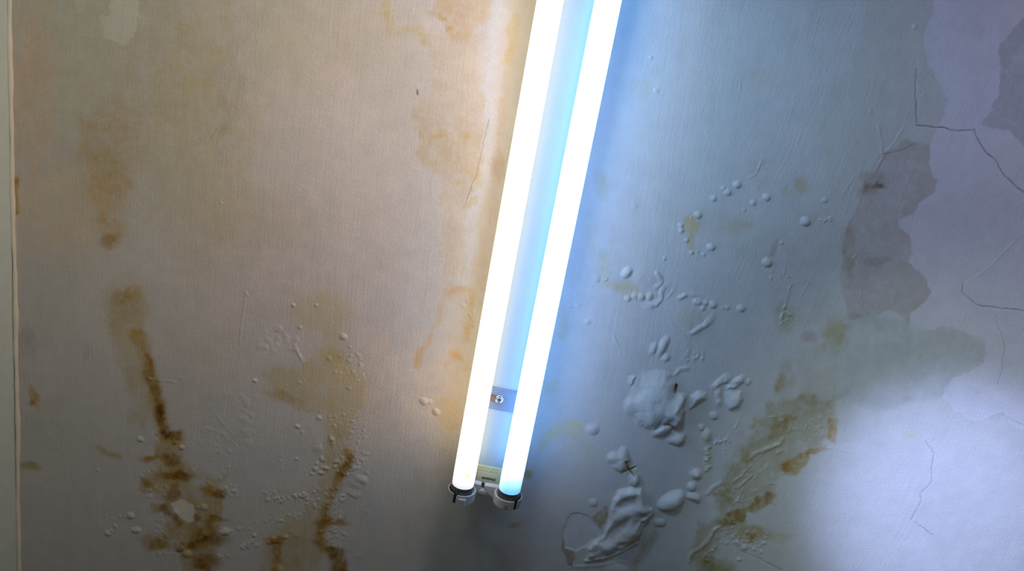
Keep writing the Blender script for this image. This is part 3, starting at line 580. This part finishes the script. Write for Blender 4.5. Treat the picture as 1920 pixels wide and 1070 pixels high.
# ------------------------------------------------------------------ the lamp
HT = 0.070; RT = 0.0130                             # tube axis below the ceiling, tube radius
uA = (P(868, 920, HT)[0] + P(1029, 0, HT)[0]) / 2; uB = (P(956, 928, HT)[0] + P(1137, 0, HT)[0]) / 2
vA = P(868, 915, HT + .008)[1]; vB = P(956, 925, HT + .008)[1]; vT = (vA + vB) / 2
uC = (uA + uB) / 2
LEN = 1.19
HB = 0.040                                          # face of the batten
vE = P(905, 905, HB)[1]                             # lower end of the batten

white = grime(mat('pale_blue_enamel', (.27, .38, .44), .35), 40, .92)
plastic = grime(mat('grey_white_plastic', (.58, .59, .57), .4), 120, .75)
black = mat('black_gap', (.008, .008, .010), .6)
metal = grime(mat('dull_metal_cap', (.30, .31, .33), .28, .9), 300, .6)
steel = mat('bright_steel', (.7, .72, .75), .25, 1.0)
rust = grime(mat('rust', (.20, .12, .06), .8), 600, .5, .0004)

lamp = bpy.data.objects.new('fluorescent_lamp', None); sc.collection.objects.link(lamp)
lamp.location = W(uC, vE + LEN / 2, 0); lamp.empty_display_size = .1
lamp['label'] = 'twin tube fluorescent batten lamp glowing white across the damp stained ceiling'; lamp['category'] = 'lamp'

def extrude_v(name, prof, va, vb, m, parent, sharp=35):       # profile in (u, h) drawn out along the lamp
    n = len(prof); vs = [(a, va, h) for a, h in prof] + [(a, vb, h) for a, h in prof]
    fs = [(i, (i + 1) % n, n + (i + 1) % n, n + i) for i in range(n)] + [tuple(range(n)), tuple(range(2 * n - 1, n - 1, -1))]
    return link(name, vs, fs, m, parent, True, None, sharp)
def extrude_h(name, pts, ha, hb, m, parent, bevel=.0008, sharp=35):   # outline in (u, v) drawn out in depth
    n = len(pts); vs = [(a, b, ha) for a, b in pts] + [(a, b, hb) for a, b in pts]
    fs = [(i, (i + 1) % n, n + (i + 1) % n, n + i) for i in range(n)] + [tuple(range(n)), tuple(range(2 * n - 1, n - 1, -1))]
    o = link(name, vs, fs, m, parent, True, None, sharp)
    if bevel:
        b = o.modifiers.new('bevel', 'BEVEL'); b.width = bevel; b.segments = 2
    return o
def lathe_v(name, prof, uc, hc, m, parent, n=64, a0=0.0, a1=360.0, close=True):   # profile (v, r) turned round an axis along v
    full_ = abs(a1 - a0) >= 359.9; k = n if full_ else n + 1; p = len(prof); vs, fs = [], []
    for i in range(k):
        t = math.radians(a0 + (a1 - a0) * i / n)
        for v, r in prof: vs.append((uc + r * math.sin(t), v, hc + r * math.cos(t)))
    for i in range(n):
        j = (i + 1) % k
        for q_ in range(p if close else p - 1): fs.append((i * p + q_, i * p + (q_ + 1) % p, j * p + (q_ + 1) % p, j * p + q_))
    if not full_ and close: fs += [tuple(range(p)), tuple((k - 1) * p + q_ for q_ in range(p))]
    return link(name, vs, fs, m, parent, True, None, 35)

WB = .0235
bat = extrude_v('housing', [(uC - WB, 0), (uC - WB, HB - .006), (uC - WB + .0012, HB - .002), (uC - WB + .005, HB), (uC + WB - .005, HB), (uC + WB - .0012, HB - .002), (uC + WB, HB - .006), (uC + WB, 0)], vE, vE + LEN, white, lamp)
extrude_v('end_plate', [(uC - WB + .001, .002), (uC - WB + .001, HB - .003), (uC + WB - .001, HB - .003), (uC + WB - .001, .002)], vE - .0012, vE + .0005, black, lamp)

# light giving tube: full white along its length, fainter towards the electrode
def tube_mat(name, body, endcol, fade, mark=None):
    m = bpy.data.materials.new(name); m.use_nodes = True; nt = m.node_tree; N = nt.nodes.new; L = nt.links.new
    b = nt.nodes['Principled BSDF']; b.inputs['Base Color'].default_value = (.8, .82, .85, 1); b.inputs['Roughness'].default_value = .2
    tc = N('ShaderNodeTexCoord'); sp = N('ShaderNodeSeparateXYZ'); L(tc.outputs['Object'], sp.inputs[0])
    r = N('ShaderNodeMapRange'); r.interpolation_type = 'SMOOTHERSTEP'      # object y falls away from the near end
    r.inputs['From Min'].default_value = 0.0; r.inputs['From Max'].default_value = -fade
    L(sp.outputs['Y'], r.inputs['Value'])
    mx = N('ShaderNodeMix'); mx.data_type = 'RGBA'; L(r.outputs[0], mx.inputs['Factor'])
    mx.clamp_factor = True
    mx.inputs['A'].default_value = (*endcol, 1); mx.inputs['B'].default_value = (*body, 1)
    out = mx.outputs['Result']
    if mark:
        d = N('ShaderNodeVectorMath'); d.operation = 'DISTANCE'; d.inputs[1].default_value = mark[0]; L(tc.outputs['Object'], d.inputs[0])
        r2 = N('ShaderNodeMapRange'); r2.inputs['From Min'].default_value = mark[1]; r2.inputs['From Max'].default_value = mark[1] * .2; L(d.outputs['Value'], r2.inputs['Value'])
        m2 = N('ShaderNodeMix'); m2.data_type = 'RGBA'; L(r2.outputs[0], m2.inputs['Factor']); L(out, m2.inputs['A']); m2.inputs['B'].default_value = (*mark[2], 1); out = m2.outputs['Result']
    L(out, b.inputs['Emission Color']); b.inputs['Emission Strength'].default_value = 1.0
    return m
LW = (3.7, 2.7, 1.5); LB = (1.1, 2.8, 6.4)
mA = tube_mat('warm_white_tube', LW, (.74, .74, .84), .030, ((.004, -.020, -.0115), .0085, (1.0, .80, .50)))
mB = tube_mat('cool_white_tube', LB, (.17, .55, 1.0), .036)

def tube(uc, ve, m, label):
    prof = [(ve + .0005, .0105), (ve, .0122), (ve + .0008, .0127), (ve + .0025, RT), (ve + LEN - .03, RT), (ve + LEN - .028, .0122)]
    n = 48; vs, fs = [], []
    for i in range(n):
        t = 6.28318 * i / n
        for v, r in prof: vs.append((uc + r * math.sin(t), v, HT + r * math.cos(t)))
    p = len(prof)
    for i in range(n):
        for q_ in range(p - 1): fs.append((i * p + q_, i * p + q_ + 1, ((i + 1) % n) * p + q_ + 1, ((i + 1) % n) * p + q_))
    o = link('tube', vs, fs, m, lamp, True, (uc, ve, HT)); o['label'] = label
    lathe_v('end_cap', [(ve + .0012, .0105), (ve + .0012, .0132), (ve - .0006, .0134), (ve - .0085, .0134), (ve - .0095, .0126), (ve - .0095, .004)], uc, HT, metal, o, 48, close=False)
    lathe_v('end_cap', [(ve + LEN - .030, .0105), (ve + LEN - .030, .0133), (ve + LEN - .021, .0133), (ve + LEN - .020, .0126), (ve + LEN - .020, .004)], uc, HT, metal, o, 48, close=False)
    for s in (-.0064, .0064):
        lathe_v('pin', [(ve - .0090, .0012), (ve - .0150, .0012), (ve - .0155, .0003)], uc + s, HT, steel, o, 10, close=False)
    return o
tA = tube(uA, vA, mA, 'warm white glowing tube on the left'); tB = tube(uB, vB, mB, 'bluish white glowing tube on the right')

def holder(uc, ve, slot, side):
    f = ve - .0055; bk = f - .0125; g = 9
    body = lathe_v('lamp_holder', [(f - .0004, .0150), (f, .0155), (f, .0162), (f - .0006, .0168), (bk + .001, .0168), (bk, .0160), (bk, .0150)], uc, HT, plastic, lamp, 72, slot + g, slot + 360 - g)
    body['label'] = 'grey white plastic tube holder with a slotted ring, ' + ('left' if side < 0 else 'right')
    lathe_v('socket_base', [(f - .0045, .0002), (f - .0045, .0149), (bk, .0149), (bk - .0005, .0002)], uc, HT, black, body, 48, close=False)
    # inner guard plate, a crescent that half closes the cup
    a0, a1 = (slot + 14, slot + 205) if side < 0 else (slot - 215, slot - 14)
    lathe_v('guard', [(f - .0034, .0120), (f - .0022, .0120), (f - .0022, .0151), (f - .0034, .0151)], uc, HT, plastic, body, 40, a0, a1)
    # arm over the end of the batten reaching to the ring
    px_ = [(903, 907), (889, 904), (876, 912), (880, 932), (888, 930), (893, 924), (902, 915)] if side < 0 else [(908, 908), (938, 913), (944, 925), (934, 938), (924, 936), (919, 930), (908, 918)]
    extrude_h('arm', [P(a, b, .056) for a, b in px_], .0495, .057, plastic, body, .0012)
    return body, f, bk
hA, fA, bA = holder(uA, vA, -22, -1); hB, fB, bB = holder(uB, vB, 38, 1)
# locking nub under the left ring
lathe_v('latch', [(bA + .0095, .0), (bA + .0095, .0058), (bA + .0085, .0066), (bA - .0012, .0066), (bA - .002, .0055), (bA - .002, .0)], uA + .0015, HT + .0128, plastic, hA, 32, close=False)
lathe_v('latch', [(bB + .0070, .0), (bB + .0070, .0050), (bB + .0010, .0050), (bB + .0006, .0)], uB - .001, HT + .0123, grime(mat('tan_plastic', (.36, .34, .28), .5), 200, .7), hB, 28, close=False)
# round terminal knob below the end of the batten
def disc_h(name, u, v, r, ha, hb, m, parent, ry=None, n=32, bevel=.0006):
    pts = [(u + r * math.cos(6.2832 * i / n), v + (ry or r) * math.sin(6.2832 * i / n)) for i in range(n)]
    return extrude_h(name, pts, ha, hb, m, parent, bevel)
kn = P(904, 925, .040)
k1 = disc_h('knob', kn[0], kn[1], .0086, .016, .037, grime(mat('cream_plastic', (.62, .56, .44), .5), 150, .8), lamp, .0058)
disc_h('knob_cap', kn[0], kn[1] + .0018, .0050, .036, .041, grime(mat('pale_plastic', (.70, .68, .62), .5), 150, .85), k1, .0030)
# ceiling clip across the batten with its screw
ca, cb = P(941, 728, HB)[1], P(941, 769, HB)[1]
clipm = grime(mat('galvanised_clip', (.17, .25, .36), .45, .25), 90, .8)
cl = extrude_h('mounting_clip', [(uC - WB + .0005, cb), (uC + WB - .0005, cb), (uC + WB - .0005, ca), (uC - WB + .0005, ca)], HB - .0002, HB + .0014, clipm, lamp, .0005)
extrude_h('fold', [(uC - WB + .0005, ca - .0012), (uC + WB - .0005, ca - .0012), (uC + WB - .0005, ca), (uC - WB + .0005, ca)], HB + .0012, HB + .0026, clipm, cl, .0004)
sx, sy = P(937, 748, HB + .001)
def torus_h(name, u, v, R_, r, h, m, parent, n=48, k=10, a0=0, a1=360):
    vs, fs = [], []; full_ = a1 - a0 >= 360; nn = n if full_ else n + 1
    for i in range(nn):
        t = math.radians(a0 + (a1 - a0) * i / n)
        for j in range(k):
            q_ = 6.2832 * j / k; vs.append((u + (R_ + r * math.cos(q_)) * math.cos(t), v + (R_ + r * math.cos(q_)) * math.sin(t), h + r * math.sin(q_)))
    for i in range(n):
        for j in range(k): fs.append((i * k + j, i * k + (j + 1) % k, ((i + 1) % nn) * k + (j + 1) % k, ((i + 1) % nn) * k + j))
    return link(name, vs, fs, m, parent)
torus_h('raised_ring', sx - .0005, sy, .0074, .0008, HB + .0015, clipm, cl)
torus_h('screw_washer', sx - .0005, sy, .0042, .0010, HB + .0016, steel, cl)
disc_h('screw', sx - .0005, sy, .0030, HB + .0012, HB + .0030, steel, cl)
rx_, ry_ = P(925, 745, HB + .001)
ro = disc_h('rusty_nut', rx_ - .0005, ry_, .0042, HB + .001, HB + .0042, rust, cl, None, 6, .0004); ro['label'] = 'brown rusted nut'
# paper label near the end of the batten
def bq(x, y): return P(x, y, HB)
la, lb = bq(912, 872)[1], vE + .0015
paper = grime(mat('yellowed_label_paper', (.54, .56, .36), .6), 80, .9)
lab = extrude_h('maker_label', [(uC - .0195, lb), (uC + .0195, lb), (uC + .0195, la), (uC - .0195, la)], HB - .0001, HB + .00035, paper, lamp, 0); lab['label'] = 'yellowed printed paper label'
ink = mat('label_ink', (.018, .03, .012), .7); ink2 = mat('pale_label_ink', (.13, .17, .08), .7)
def text(s, u, v, size, m, bold=0.0, sx_=1.0):
    cu = bpy.data.curves.new('printed_text', 'FONT'); cu.body = s; cu.size = size; cu.offset = bold; cu.extrude = .00004; cu.resolution_u = 3
    tmp = bpy.data.objects.new('tmp_text', cu); sc.collection.objects.link(tmp)
    dg = bpy.context.evaluated_depsgraph_get(); me = bpy.data.meshes.new_from_object(tmp.evaluated_get(dg)); bpy.data.objects.remove(tmp)
    # text x -> u, text y -> v (v is -world y), normal facing down
    for vt in me.vertices: x, y, z = vt.co; vt.co = (x * sx_, -y, -z)
    me.name = 'printed_text'; me.materials.clear(); me.materials.append(m)
    o = bpy.data.objects.new('printed_text', me); sc.collection.objects.link(o); o.parent = lab
    o.location = W(u, v, HB + .0004) - world_of(lab); return o
lu = uC - .0135; lh = la - lb
text('SNIOB TVd  SSVTD', lu - .001, lb + lh * .80, .0028, ink2, 0, 1.15); text('SNOM JVI  SDVTB', lu - .001, lb + lh * .64, .0028, ink2, 0, 1.15); text('OSZ', lu - .0035, lb + lh * .47, .0026, ink2)
text('asyduinp|', lu + .0065, lb + lh * .20, .0050, ink, .00022, .92); text('A', lu - .0035, lb + lh * .13, .0040, ink2, .0001)
torus_h('printed_logo', lu - .0020, lb + lh * .24, .0030, .00022, HB + .0004, ink2, lab, 32, 6)
text('IIIIIIIIII', lu + .012, lb + lh * .03, .0022, ink2, 0, .9)
